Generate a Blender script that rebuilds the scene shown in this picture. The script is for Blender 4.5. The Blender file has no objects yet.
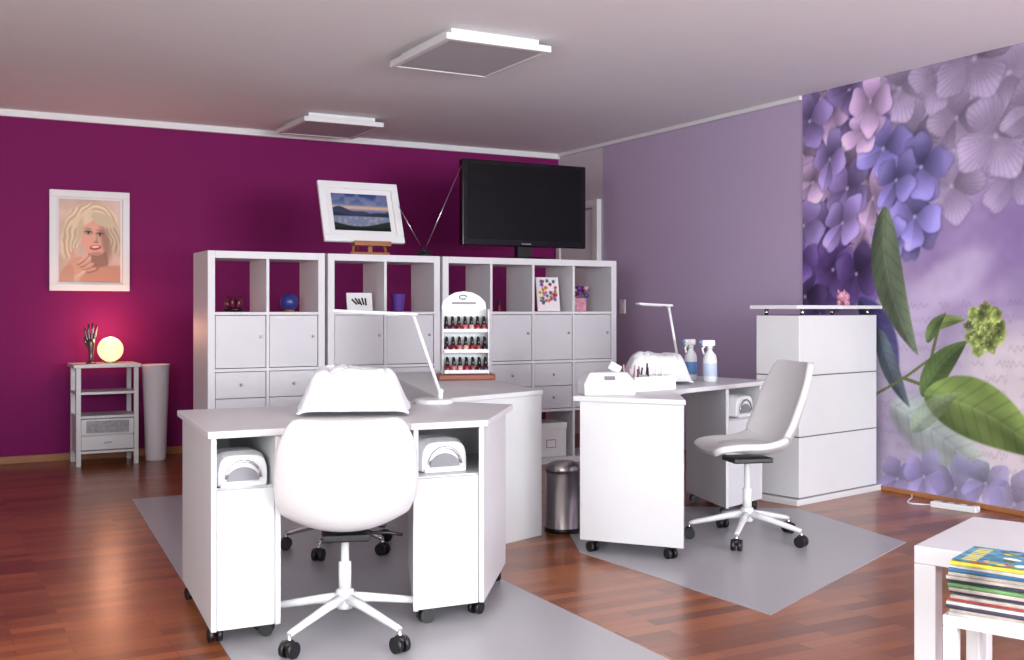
import bpy, bmesh, math, random
import numpy as np
from mathutils import Vector, Matrix, noise
random.seed(7); np.random.seed(7)
scene=bpy.context.scene
try:
    scene.view_settings.view_transform='Standard'
    scene.view_settings.look='None'
    scene.view_settings.exposure=0.0
except Exception as e: print(e)
COL=scene.collection
H=2.56; XR=5.25; YB=8.6; XL=-1.8; YF=-3.6

# ---------------------------------------------------------------- materials
def s2l(c):
    return tuple(((v/255)/12.92 if v/255<=0.04045 else ((v/255+0.055)/1.055)**2.4) for v in c)
def mat(name,rgb,rough=0.5,metal=0.0,var=0.012,scale=6,bump=0.0,bscale=60,emit=None,estr=0,alpha=1,coat=0,trans=0,spec=0.5):
    m=bpy.data.materials.new(name); m.use_nodes=True
    nt=m.node_tree; b=nt.nodes['Principled BSDF']
    c=s2l(rgb)
    tc=nt.nodes.new('ShaderNodeTexCoord'); n=nt.nodes.new('ShaderNodeTexNoise')
    n.inputs['Scale'].default_value=scale; n.inputs['Detail'].default_value=3
    nt.links.new(tc.outputs['Object'],n.inputs['Vector'])
    r=nt.nodes.new('ShaderNodeValToRGB')
    r.color_ramp.elements[0].position=0.3; r.color_ramp.elements[1].position=0.7
    r.color_ramp.elements[0].color=(*[max(0,v*(1-var)) for v in c],1)
    r.color_ramp.elements[1].color=(*[min(1,v*(1+var)) for v in c],1)
    nt.links.new(n.outputs['Fac'],r.inputs['Fac']); nt.links.new(r.outputs['Color'],b.inputs['Base Color'])
    b.inputs['Roughness'].default_value=rough; b.inputs['Metallic'].default_value=metal
    b.inputs['Alpha'].default_value=alpha
    b.inputs['Coat Weight'].default_value=coat
    b.inputs['Transmission Weight'].default_value=trans
    b.inputs['Specular IOR Level'].default_value=spec
    if bump>0:
        n2=nt.nodes.new('ShaderNodeTexNoise'); n2.inputs['Scale'].default_value=bscale
        nt.links.new(tc.outputs['Object'],n2.inputs['Vector'])
        bp=nt.nodes.new('ShaderNodeBump'); bp.inputs['Strength'].default_value=bump; bp.inputs['Distance'].default_value=0.01
        nt.links.new(n2.outputs['Fac'],bp.inputs['Height']); nt.links.new(bp.outputs['Normal'],b.inputs['Normal'])
    if emit:
        b.inputs['Emission Color'].default_value=(*s2l(emit),1); b.inputs['Emission Strength'].default_value=estr
    return m
WHITE=mat('white_laminate',(206,207,209),0.4,coat=0.1)
WHITEG=mat('white_gloss',(216,217,219),0.15,coat=0.4)
SHELFW=mat('shelf_white',(214,212,216),0.45)
DOORW=mat('insert_white',(203,201,206),0.4)
LEATH=mat('white_leather',(204,203,204),0.42,bump=0.12,bscale=160)
TOWEL=mat('towel_cloth',(214,216,219),0.95,bump=0.5,bscale=220)
PLAST=mat('white_plastic',(216,218,220),0.3)
GREYP=mat('grey_plastic',(120,120,126),0.4)
BLACK=mat('black_plastic',(14,14,16),0.4)
BLACKG=mat('black_gloss',(8,8,10),0.12)
SCREEN=mat('screen_glass',(7,7,8),0.25,spec=.3)
CHROME=mat('chrome',(200,200,205),0.15,metal=1)
STEEL=mat('brushed_steel',(180,178,178),0.28,metal=1)
BRONZE=mat('pewter',(120,105,105),0.3,metal=0.8)
MAGENTA=mat('magenta_paint',(120,8,88),0.75,var=0.02,scale=2,spec=.3)
LILAC=mat('lilac_paint',(184,166,196),0.8,var=0.015,scale=2,spec=.3)
OFFW=mat('offwhite_paint',(222,226,226),0.85)
CEIL=mat('ceiling_paint',(243,244,246),0.9,var=0.008,bump=0.08,bscale=90,spec=.2)
PALEW=mat('pale_wall',(205,198,205),0.8)
TRIMW=mat('trim_white',(226,227,228),0.5)
BASEW=mat('baseboard_wood',(160,108,66),0.45,var=0.15)
WOODE=mat('easel_wood',(150,90,45),0.5,var=0.15,scale=20)
WOODR=mat('rack_wood',(135,65,40),0.4,var=0.15)
DIFF=mat('lamp_diffuser',(190,190,194),0.5)
BLUE=mat('blue_ceramic',(45,50,120),0.3)
VIOL=mat('violet_ceramic',(90,55,140),0.3)
PINK=mat('pink_ceramic',(200,140,160),0.3,var=0.35,scale=60)
WINE=mat('wine_glass',(90,15,45),0.2)
PAPER=mat('paper_white',(224,224,224),0.8)
LABEL=mat('label_blue',(90,135,190),0.4)
GAP=mat('groove_grey',(90,90,94),0.7)
SHADE=mat('vase_white',(215,210,215),0.5)

def woodfloor():
    m=bpy.data.materials.new('parquet_wood'); m.use_nodes=True; nt=m.node_tree; b=nt.nodes['Principled BSDF']
    tc=nt.nodes.new('ShaderNodeTexCoord'); mp=nt.nodes.new('ShaderNodeMapping')
    nt.links.new(tc.outputs['Object'],mp.inputs['Vector'])
    br=nt.nodes.new('ShaderNodeTexBrick'); br.inputs['Scale'].default_value=1
    br.inputs['Brick Width'].default_value=0.46; br.inputs['Row Height'].default_value=0.066
    br.inputs['Mortar Size'].default_value=0.0010; br.inputs['Mortar Smooth'].default_value=0.3
    br.inputs['Color1'].default_value=(*s2l((160,94,52)),1); br.inputs['Color2'].default_value=(*s2l((106,56,30)),1)
    br.inputs['Mortar'].default_value=(*s2l((56,30,17)),1); br.inputs['Bias'].default_value=-0.1
    br.offset=0.37; br.offset_frequency=2
    nt.links.new(mp.outputs['Vector'],br.inputs['Vector'])
    m2=nt.nodes.new('ShaderNodeMapping'); m2.inputs['Scale'].default_value=(3,40,3); nt.links.new(tc.outputs['Object'],m2.inputs['Vector'])
    n=nt.nodes.new('ShaderNodeTexNoise'); n.inputs['Scale'].default_value=2; n.inputs['Detail'].default_value=6
    nt.links.new(m2.outputs['Vector'],n.inputs['Vector'])
    rp=nt.nodes.new('ShaderNodeValToRGB'); rp.color_ramp.elements[0].color=(.62,.6,.58,1); rp.color_ramp.elements[1].color=(1.25,1.22,1.2,1)
    nt.links.new(n.outputs['Fac'],rp.inputs['Fac'])
    mx=nt.nodes.new('ShaderNodeMix'); mx.data_type='RGBA'; mx.blend_type='MULTIPLY'; mx.inputs[0].default_value=0.8
    nt.links.new(br.outputs['Color'],mx.inputs[6]); nt.links.new(rp.outputs['Color'],mx.inputs[7])
    nt.links.new(mx.outputs[2],b.inputs['Base Color'])
    b.inputs['Roughness'].default_value=0.3; b.inputs['Coat Weight'].default_value=0.15; b.inputs['Coat Roughness'].default_value=0.2
    return m
FLOORM=woodfloor()
MATM=mat('floor_mat_vinyl',(188,187,192),0.28,var=0.02,scale=3,alpha=0.76)

# ---------------------------------------------------------------- mesh helpers
CUR={'e':None,'inv':None}
def grp(name,loc=(0,0,0),rot=0,world=False):
    e=bpy.data.objects.new(name,None); e.empty_display_size=0.1; e.location=loc; e.rotation_euler=(0,0,rot); COL.objects.link(e)
    CUR['e']=e; CUR['inv']=Matrix.Translation(-Vector(loc)) if world else None
    return e
def end(): CUR['e']=None; CUR['inv']=None
def add(name,verts,faces,m,smooth=False,bevel=0,seg=2,subsurf=0,solid=0,soff=0):
    me=bpy.data.meshes.new(name); me.from_pydata([tuple(v) for v in verts],[],faces)
    bm=bmesh.new(); bm.from_mesh(me); bmesh.ops.recalc_face_normals(bm,faces=bm.faces); bm.to_mesh(me); bm.free()
    me.materials.append(m)
    o=bpy.data.objects.new(name,me); COL.objects.link(o)
    if smooth:
        for p in me.polygons: p.use_smooth=True
    if solid:
        md=o.modifiers.new('solid','SOLIDIFY'); md.thickness=solid; md.offset=soff
    if bevel:
        md=o.modifiers.new('bevel','BEVEL'); md.width=bevel; md.segments=seg; md.limit_method='ANGLE'; md.angle_limit=math.radians(40)
    if subsurf:
        md=o.modifiers.new('sub','SUBSURF'); md.levels=subsurf; md.render_levels=subsurf
    if CUR['e']:
        o.parent=CUR['e']
        if CUR['inv'] is not None: o.matrix_parent_inverse=CUR['inv']
    return o
def prism(name,poly,z0,z1,m,bevel=0.0,**k):
    n=len(poly); v=[(p[0],p[1],z0) for p in poly]+[(p[0],p[1],z1) for p in poly]
    f=[list(range(n))[::-1],list(range(n,2*n))]+[[i,(i+1)%n,n+(i+1)%n,n+i] for i in range(n)]
    return add(name,v,f,m,bevel=bevel,**k)
def box(name,x0,x1,y0,y1,z0,z1,m,bevel=0.0,**k):
    return prism(name,[(x0,y0),(x1,y0),(x1,y1),(x0,y1)],z0,z1,m,bevel,**k)
def obox(name,M,sx,sy,sz,m,bevel=0.0,**k):
    v=[M@Vector((a*sx/2,b*sy/2,c*sz/2)) for a,b,c in [(-1,-1,-1),(1,-1,-1),(1,1,-1),(-1,1,-1),(-1,-1,1),(1,-1,1),(1,1,1),(-1,1,1)]]
    f=[[3,2,1,0],[4,5,6,7],[0,1,5,4],[1,2,6,5],[2,3,7,6],[3,0,4,7]]
    return add(name,v,f,m,bevel=bevel,**k)
def tube(name,pts,r,m,seg=12,cap=True,smooth=True):
    pts=[Vector(p) for p in pts]; n=len(pts)
    rs=r if isinstance(r,(list,tuple)) else [r]*n
    t=[(pts[min(i+1,n-1)]-pts[max(i-1,0)]).normalized() for i in range(n)]
    a=Vector((0,0,1)) if abs(t[0].z)<0.9 else Vector((1,0,0))
    u=t[0].cross(a).normalized(); V=[]
    for i in range(n):
        u=(u-t[i]*u.dot(t[i])).normalized(); w=t[i].cross(u)
        for k in range(seg):
            an=2*math.pi*k/seg; V.append(pts[i]+(u*math.cos(an)+w*math.sin(an))*rs[i])
    F=[[i*seg+k,i*seg+(k+1)%seg,(i+1)*seg+(k+1)%seg,(i+1)*seg+k] for i in range(n-1) for k in range(seg)]
    if cap: F+= [list(range(seg))[::-1],list(range((n-1)*seg,n*seg))]
    o=add(name,V,F,m,smooth=smooth)
    if cap and smooth:
        for p in o.data.polygons:
            if len(p.vertices)>4: p.use_smooth=False
    return o
def lathe(name,prof,m,loc=(0,0,0),seg=28,smooth=True,sx=1,sy=1,sharp=False):
    V=[];F=[];n=len(prof)
    for (r,z) in prof:
        for k in range(seg):
            a=2*math.pi*k/seg; V.append((loc[0]+sx*r*math.cos(a),loc[1]+sy*r*math.sin(a),loc[2]+z))
    F=[[i*seg+k,i*seg+(k+1)%seg,(i+1)*seg+(k+1)%seg,(i+1)*seg+k] for i in range(n-1) for k in range(seg)]
    F+=[list(range(seg))[::-1],list(range((n-1)*seg,n*seg))]
    o=add(name,V,F,m,smooth=smooth)
    for p in o.data.polygons:
        if len(p.vertices)>4: p.use_smooth=False
    return o
def ball(name,c,r,m,seg=20,rings=12,M=None):
    rx,ry,rz=r if isinstance(r,(tuple,list)) else (r,r,r)
    bm=bmesh.new(); bmesh.ops.create_uvsphere(bm,u_segments=seg,v_segments=rings,radius=1)
    R=M if M else Matrix.Identity(3)
    V=[R@Vector((v.co.x*rx,v.co.y*ry,v.co.z*rz))+Vector(c) for v in bm.verts]
    F=[[v.index for v in f.verts] for f in bm.faces]; bm.free()
    return add(name,V,F,m,smooth=True)
def crom(P,n):
    P=[np.array(p,float) for p in P]; P=[2*P[0]-P[1]]+P+[2*P[-1]-P[-2]]; out=[]
    L=len(P)-3
    for k in range(n):
        t=k/(n-1)*L; i=min(int(t),L-1); f=t-i; a,b,c,d=P[i:i+4]
        out.append(0.5*((2*b)+(-a+c)*f+(2*a-5*b+4*c-d)*f*f+(-a+3*b-3*c+d)*f**3))
    return out

# ---------------------------------------------------------------- painted panels (vertex colours)
def attr_mat(name,rough=0.7):
    m=bpy.data.materials.new(name); m.use_nodes=True; nt=m.node_tree
    a=nt.nodes.new('ShaderNodeVertexColor'); a.layer_name='Col'
    nt.links.new(a.outputs['Color'],nt.nodes['Principled BSDF'].inputs['Base Color']); nt.nodes['Principled BSDF'].inputs['Roughness'].default_value=rough
    nt.nodes['Principled BSDF'].inputs['Specular IOR Level'].default_value=.3
    return m
def panel(name,img,o,u,v,rough=0.7):
    h,w,_=img.shape
    o=np.array(o,float);u=np.array(u,float);v=np.array(v,float)
    gu,gv=np.meshgrid(np.linspace(0,1,w),np.linspace(0,1,h))
    P=o+gu[...,None]*u+gv[...,None]*v
    idx=np.arange(h*w).reshape(h,w)
    q=np.stack([idx[:-1,:-1],idx[:-1,1:],idx[1:,1:],idx[1:,:-1]],-1).reshape(-1,4)
    me=bpy.data.meshes.new(name)
    me.vertices.add(h*w); me.vertices.foreach_set('co',P.reshape(-1).astype(np.float32))
    me.loops.add(q.size); me.loops.foreach_set('vertex_index',q.reshape(-1).astype(np.int32))
    me.polygons.add(len(q)); me.polygons.foreach_set('loop_start',(np.arange(len(q))*4).astype(np.int32)); me.polygons.foreach_set('loop_total',np.full(len(q),4,np.int32))
    me.update(calc_edges=True); me.validate()
    c=np.clip(img,0,1); lin=np.where(c<=0.04045,c/12.92,((c+0.055)/1.055)**2.4)
    col=np.concatenate([lin,np.ones((h,w,1))],-1).reshape(-1).astype(np.float32)
    at=me.color_attributes.new('Col','FLOAT_COLOR','POINT'); at.data.foreach_set('color',col)
    me.materials.append(attr_mat(name+'_print',rough))
    ob=bpy.data.objects.new(name,me); COL.objects.link(ob)
    if CUR['e']:
        ob.parent=CUR['e']
        if CUR['inv'] is not None: ob.matrix_parent_inverse=CUR['inv']
    return ob
def C(*c): return np.array(c,float)/255
def sm(x): x=np.clip(x,0,1); return x*x*(3-2*x)
def vnoise(h,w,c):
    gh,gw=int(h/c)+3,int(w/c)+3; g=np.random.rand(gh,gw)
    y=np.arange(h)/c; x=np.arange(w)/c; yi=y.astype(int); xi=x.astype(int); fy=sm(y-yi)[:,None]; fx=sm(x-xi)[None]
    a=g[yi][:,xi];b=g[yi][:,xi+1];cc=g[yi+1][:,xi];d=g[yi+1][:,xi+1]
    return (a*(1-fx)+b*fx)*(1-fy)+(cc*(1-fx)+d*fx)*fy
def blend(img,m,col):
    m=m[...,None]; img[:]=img*(1-m)+np.asarray(col)*m
def blur(img,n=1):
    for _ in range(n):
        p=np.pad(img,((1,1),(1,1),(0,0)),'edge'); img=(p[:-2,1:-1]+p[2:,1:-1]+p[1:-1,:-2]+p[1:-1,2:]+2*p[1:-1,1:-1])/6
    return img

def ellm(X,Y,cx,cy,rx,ry,a=0,soft=0.15):
    c,s=math.cos(a),math.sin(a); dx=X-cx; dy=Y-cy; p=(dx*c+dy*s)/rx; q=(-dx*s+dy*c)/ry
    return sm((1-np.sqrt(p*p+q*q))/soft+0.5)

def floret(img,S,Z,step,cs,cz,r,rot,col,alpha=1,vein=0.0,sq=1.0,outline=0.0,shadow=0.0):
    h,w=S.shape; rr=r*1.15
    i0,i1=max(0,int((cz-rr)/step)),min(h,int((cz+rr)/step)+2); j0,j1=max(0,int((cs-rr)/step)),min(w,int((cs+rr)/step)+2)
    if i1<=i0 or j1<=j0: return
    dx=(S[i0:i1,j0:j1]-cs); dz=Z[i0:i1,j0:j1]-cz
    c,s=math.cos(rot),math.sin(rot); px=dx*c+dz*s; pz=(-dx*s+dz*c)/sq
    rho=np.hypot(px,pz)/r; th=np.arctan2(pz,px)
    pt=np.abs(np.cos(2*th)); edge=0.34+0.62*pt**0.42
    edge=edge*(1+.05*np.sin(th*9+cs*40))
    sub=img[i0:i1,j0:j1]
    if shadow: blend(sub,sm((edge*1.14-rho)/0.2)*shadow*alpha,C(62,50,105))
    m=sm((edge-rho)/0.06+0.3)*alpha
    k4=np.round(th/(math.pi/2)); hsh=np.sin(k4*2.1+cs*57+cz*31)
    sh=0.70+0.36*sm(rho/.8)*(0.6+.4*pt)+0.13*hsh+0.08*np.cos(th+rot+2.2)
    if vein:
        a4=th-k4*(math.pi/2)
        vv=np.exp(-((((a4*7)%1)-.5)/.13)**2)*(rho>.12)
        sh=sh*(1-vein*vv)
    k=np.array(col)[None,None]*sh[...,None]
    if outline: k=k*(1-outline*np.exp(-((edge-rho)/.035)**2))[...,None]
    k=k+0.07*(sm((rho-0.55)/0.3)*pt)[...,None]
    blend(sub,m,np.clip(k,0,1))
    blend(sub,sm((0.08-rho)/0.04)*alpha*0.8,C(200,196,225))

def leaf(img,S,Z,p0,p1,wd,col,bend=0.0,alpha=1.0,vein=0.25,soft=0.05):
    p0=np.array(p0);p1=np.array(p1);L=np.linalg.norm(p1-p0);t=(p1-p0)/L;n=np.array([-t[1],t[0]])
    a=((S-p0[0])*t[0]+(Z-p0[1])*t[1])/L; b=(S-p0[0])*n[0]+(Z-p0[1])*n[1]-bend*4*a*(1-a)
    ac=np.clip(a,0,1); hw=wd/2*np.sin(np.pi*ac**0.75)**0.8
    m=sm((hw-np.abs(b))/(soft*wd)+0.3)*(a>0)*(a<1)*(hw>1e-3)*alpha
    sh=1.0+0.16*np.sign(b)*sm(np.abs(b)/(0.15*wd))+.12*np.sin(a*7+b*20)
    rib=np.exp(-(b/(0.025*wd))**2)
    vv=np.exp(-(((a*9-np.abs(b)/wd*3)%1-0.5)/0.09)**2)
    k=np.array(col)[None,None]*(sh*(1-vein*0.45*vv))[...,None]+0.22*rib[...,None]*vein
    blend(img,m,np.clip(k,0,1))

def make_mural():
    step=0.006; w=int(3.43/step); h=int(H/step)
    s=(np.arange(w)+.5)*step; z=(np.arange(h)+.5)*step; S,Z=np.meshgrid(s,z)
    img=np.zeros((h,w,3)); n1=vnoise(h,w,70); n2=vnoise(h,w,28); n3=vnoise(h,w,9)
    img[:]=C(168,150,188)
    img+= (n1[...,None]-.5)*np.array([.26,.25,.20]) + (n2[...,None]-.5)*.08
    blend(img,sm((1.15-Z)/0.5)*0.7,C(178,170,188))
    blend(img,sm((S-1.1)/0.35)*sm((1.15-Z)/.3)*0.85,C(216,206,212))
    blend(img,ellm(S,Z,1.35,1.50,.5,.26,0.3,.9)*.6,C(138,114,172))
    blend(img,ellm(S,Z,1.2,1.28,.28,.12,0.5,.9)*.7,C(208,194,224))
    # handwriting on the letter paper
    for k in range(13):
        zz=0.07+k*0.085
        env=.35+.65*np.interp(s,np.linspace(0,3.43,150),np.random.rand(150)**2)
        wrd=np.interp(s,np.linspace(0,3.43,46),(np.random.rand(46)>.22).astype(float))>.5
        ss=s+.004*np.sin(s*60+k)
        wob=(.026*env*np.sin(ss*190+k*3+1.5*np.sin(s*43+k)))+.03*s
        slope=np.abs(np.gradient(wob,step))
        lw=.0035*np.sqrt(1+slope**2*.5)
        ln=np.exp(-((Z-zz-wob[None])/lw[None])**2)*wrd[None]*sm((S-.55)/.2)
        blend(img,ln*0.34,C(104,90,112))
    # pale veined blossoms at the upper right
    pale=[]
    for i in range(46):
        for _ in range(40):
            a=random.uniform(.75,3.4); b=random.uniform(1.72,2.56)
            if all((a-p[0])**2+(b-p[1])**2>.24**2 for p in pale): pale.append((a,b)); break
    for i,(cs,cz) in enumerate(pale):
        floret(img,S,Z,step,cs,cz,random.uniform(.24,.33),random.uniform(0,1.57),C(182,166,198)*random.uniform(.84,1.06),0.70,vein=0.16,sq=random.uniform(.7,1),outline=.36,shadow=.12)
    # hydrangea head
    lobes=[(.22,2.05,.50,.56),(.64,1.80,.42,.34),(.12,1.46,.24,.30),(.40,1.50,.26,.22)]
    def inside(a,b): return any(((a-x)/p)**2+((b-y)/q)**2<1 for x,y,p,q in lobes)
    blend(img,np.maximum.reduce([ellm(S,Z,x,y,p*.93,q*.93,0,.2) for x,y,p,q in lobes]),C(92,78,140))
    pts=[]
    for ph in range(2):
        k=0; tries=0
        while k<(30 if ph==0 else 22) and tries<4000:
            tries+=1
            a=random.uniform(-.05,1.0); b=random.uniform(1.17,2.56)
            if inside(a,b) and all((a-p[0])**2+(b-p[1])**2>(.15 if ph==0 else .19)**2 for p in pts if p[2]==ph): pts.append((a,b,ph)); k+=1
    pts.sort(key=lambda q:q[2])
    for i,(a,b,ph) in enumerate(pts):
        tone=random.random()
        if a>.62: c=C(146,136,206)*(.82+.3*tone)
        elif b<1.50: c=C(122,92,168)*(.7+.45*tone)
        else: c=(C(166,144,208) if tone<.5 else C(202,172,212))*(.84+.26*random.random())
        floret(img,S,Z,step,a,b,random.uniform(.18,.25),random.uniform(0,1.57),c*(.76 if ph==0 else 1.0),1,vein=0.05,sq=random.uniform(.65,1),shadow=.45)
    img=blur(img,1)
    # leaves and stems
    leaf(img,S,Z,(.50,1.18),(.80,.62),.22,C(72,66,112),.05,soft=.12)
    leaf(img,S,Z,(.74,.52),(1.5,.10),.36,C(150,168,156),.03,.7,soft=.2)
    leaf(img,S,Z,(.70,1.74),(.96,.82),.24,C(98,112,90),-.09)
    leaf(img,S,Z,(.66,.98),(.90,.50),.14,C(82,94,104),-.03,soft=.12)
    for P in [[(.60,.55),(.85,.68),(1.08,.82),(1.41,.96)],[(.85,.68),(1.1,.62)],[(1.05,.80),(1.1,.98)]]:
        Q=crom(P,40)
        for q in Q: blend(img,sm((0.013-np.hypot(S-q[0],Z-q[1]))/0.005),C(96,104,60))
    leaf(img,S,Z,(.98,.58),(1.30,.92),.17,C(76,98,54),.03)
    leaf(img,S,Z,(1.02,.98),(1.29,1.04),.08,C(124,142,80),.02)
    leaf(img,S,Z,(1.02,.90),(1.16,1.08),.08,C(90,112,66),.02)
    leaf(img,S,Z,(1.0,.60),(1.80,.30),.36,C(108,130,70),.06)
    leaf(img,S,Z,(.9,.36),(1.25,.62),.14,C(132,150,122),.02,.6)
    for i in range(60):
        a=random.uniform(0,6.28); rr=.11*math.sqrt(random.random())
        floret(img,S,Z,step,1.41+rr*math.cos(a),.985+1.2*rr*math.sin(a),.04,a,C(148,166,90)*random.uniform(.65,1.15))
    for a,b,r in [(.80,.06,.18),(1.0,.10,.2),(1.22,.06,.22),(1.42,.12,.18),(1.6,.03,.22)]:
        floret(img,S,Z,step,a,b,r,random.random()*1.5,C(150,142,200)*random.uniform(.88,1.08),.6,sq=.8)
    for i in range(26):
        floret(img,S,Z,step,random.uniform(2.3,3.3),random.uniform(.2,1.3),.22,random.random()*1.5,C(158,140,200)*random.uniform(.7,1.2),shadow=.4)
    img+= (n3[...,None]-.5)*.035
    return np.clip(img,0,1)

# ---------------------------------------------------------------- room
box('floor',XL,XR,YF,YB,-0.1,0,FLOORM)
box('ceiling',XL-.1,XR+.1,YF-.1,YB+.1,H,H+0.1,CEIL)
box('wall_back',XL-.1,XR+.1,YB,YB+.1,0,H,MAGENTA)
LW0,LW1=-1.4,1.6
box('wall_left',XL-.1,XL,LW1,YB,0,H,OFFW)
box('wall_left_rear',XL-.1,XL,YF,LW0,0,H,OFFW)
box('wall_left_sill',XL-.1,XL,LW0,LW1,0,.7,OFFW); box('wall_left_head',XL-.1,XL,LW0,LW1,2.35,H,OFFW)
box('wall_right',XR,XR+.1,YF,7.86,0,H,LILAC)
box('wall_right_end',XR,XR+.1,7.86,YB,0,H,PALEW)
# rear wall (behind the viewpoint) with two windows
box('wall_front_sill',XL,XR,YF-.1,YF,0,0.7,OFFW)
box('wall_front_head',XL,XR,YF-.1,YF,2.35,H,OFFW)
wins=[(-1.2,1.4),(1.9,4.8)]
prev=XL
for i,(a,b) in enumerate(wins+[(XR,XR)]):
    box('wall_front_pier_%d'%(i+1),prev,a,YF-.1,YF,0.7,2.35,OFFW); prev=b
for i,(a,b) in enumerate(wins):
    grp('window_%d'%(i+1),((a+b)/2,YF-.05,1.5),world=True)
    for nm,x0,x1,z0,z1 in [('frame_l',a,a+.05,.7,2.35),('frame_r',b-.05,b,.7,2.35),('frame_b',a+.05,b-.05,.7,.75),('frame_t',a+.05,b-.05,2.3,2.35),('mullion',(a+b)/2-.03,(a+b)/2+.03,.75,2.3)]:
        box(nm,x0,x1,YF-.09,YF-.02,z0,z1,TRIMW)
    end()
grp('window_3',(XL-.05,.1,1.5),world=True)  # unseen window, added as the opening for the right-wall fill
for nm,y0,y1,z0,z1 in [('frame_l',LW0,LW0+.05,.7,2.35),('frame_r',LW1-.05,LW1,.7,2.35),('frame_b',LW0+.05,LW1-.05,.7,.75),('frame_t',LW0+.05,LW1-.05,2.3,2.35),('mullion',.07,.13,.75,2.3)]:
    box(nm,XL-.09,XL-.02,y0,y1,z0,z1,TRIMW)
end()
box('trim_1',XL,XR,YB-.03,YB,H-.05,H,TRIMW,.004)
box('trim_2',XR-.025,XR,5.44,YB-.03,H-.03,H,TRIMW,.004)
box('baseboard_back',XL,XR,YB-.018,YB,0,.055,BASEW,.004)
box('baseboard_right',XR-.018,XR,YF,7.86,0,.03,BASEW,.004)
# door at the end of the right wall
grp('door_1',(XR,8.22,1.0),world=True)
box('leaf',XR-.03,XR,7.97,8.50,0.0,2.0,TRIMW,.003)
box('frame_near',XR-.045,XR,7.88,7.96,0,2.08,TRIMW,.004)
box('frame_far',XR-.045,XR,8.51,8.575,0,2.08,TRIMW,.004)
box('frame_top',XR-.045,XR,7.96,8.51,2.01,2.08,TRIMW,.004)
tube('handle',[(XR-.03,8.05,1.02),(XR-.08,8.05,1.02),(XR-.08,8.16,1.02)],.009,CHROME)
end()
# mural print on the right wall
panel('flower_wall_mural',make_mural(),(XR-.006,5.43,0.03),(0,-3.43,0),(0,0,H-.03),0.65)

# ceiling lights
def clight(x0,x1,y0,y1):
    grp('ceiling_light_panel',((x0+x1)/2,(y0+y1)/2,H),world=True)
    t=.035
    box('housing',x0+.05,x1-.05,y0+.05,y1-.05,H-.045,H,TRIMW)
    box('rail_1',x0,x1,y0,y0+t,H-.07,H-.035,TRIMW,.004); box('rail_2',x0,x1,y1-t,y1,H-.07,H-.035,TRIMW,.004)
    box('rail_3',x0,x0+t,y0+t,y1-t,H-.07,H-.035,TRIMW,.004); box('rail_4',x1-t,x1,y0+t,y1-t,H-.07,H-.035,TRIMW,.004)
    box('diffuser',x0+t,x1-t,y0+t,y1-t,H-.066,H-.045,DIFF)
    end()
clight(2.36,2.98,4.95,5.70); clight(2.48,3.10,7.6,8.28)

# ---------------------------------------------------------------- shelving
SH=1.48; YS=6.70; SD=.39
def shelf(x0,x1,cols,inserts):
    grp('cube_shelf_unit',((x0+x1)/2,YS+SD/2,0),world=True)
    T=.045;t=.018
    box('side_l',x0,x0+T,YS,YS+SD,0,SH,SHELFW,.002); box('side_r',x1-T,x1,YS,YS+SD,0,SH,SHELFW,.002)
    box('top',x0+T,x1-T,YS,YS+SD,SH-T,SH,SHELFW,.002); box('bottom',x0+T,x1-T,YS,YS+SD,0,T,SHELFW,.002)
    ch=(SH-2*T-3*t)/4; cw=(x1-x0-2*T-(cols-1)*t)/cols; cells={}
    for r in range(4):
        z1=SH-T-r*(ch+t); z0=z1-ch
        if r<3: box('shelf_%d'%r,x0+T,x1-T,YS+.002,YS+SD-.002,z0-t,z0,SHELFW)
        for c in range(cols):
            a=x0+T+c*(cw+t); b=a+cw
            if c<cols-1: box('divider_%d_%d'%(r,c),b,b+t,YS+.002,YS+SD-.002,z0,z1,SHELFW)
            cells[(r,c)]=((a+b)/2,z0,a,b)
            k=inserts[r][c]; g=.004
            if k=='D':
                box('door_%d_%d'%(r,c),a+g,b-g,YS+.006,YS+.024,z0+g,z1-g,DOORW,.002)
                box('doorback_%d_%d'%(r,c),a+g,b-g,YS+SD-.02,YS+SD-.01,z0+g,z1-g,DOORW)
                lathe('knob_%d_%d'%(r,c),[(.004,0),(.009,.004),(.009,.012),(.004,.016)],STEEL,(0,0,0)).data.transform(Matrix.Translation((b-.035,YS+.006,(z0+z1)/2+.03))@Matrix.Rotation(math.radians(90),4,'X'))
            if k=='W':
                zm=(z0+z1)/2
                for q,(p0,p1) in enumerate([(z0+g,zm-g/2),(zm+g/2,z1-g)]):
                    box('drawer_%d_%d_%d'%(r,c,q),a+g,b-g,YS+.006,YS+.024,p0,p1,DOORW,.002)
                    lathe('dknob_%d_%d_%d'%(r,c,q),[(.004,0),(.009,.004),(.009,.012),(.004,.016)],STEEL).data.transform(Matrix.Translation(((a+b)/2,YS+.006,(p0+p1)/2))@Matrix.Rotation(math.radians(90),4,'X'))
                box('drawerback_%d_%d'%(r,c),a+g,b-g,YS+SD-.02,YS+SD-.01,z0+g,z1-g,DOORW)
    end(); return cells
c1=shelf(1.575,2.325,2,['OO','DD','WW','DD'])
c2=shelf(2.345,3.145,2,['OO','DD','WW','DD'])
c3=shelf(3.165,4.60,4,['OOOO','DDDD','WWWW','DDOO'])
YC=YS+.17; EP=.001
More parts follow.
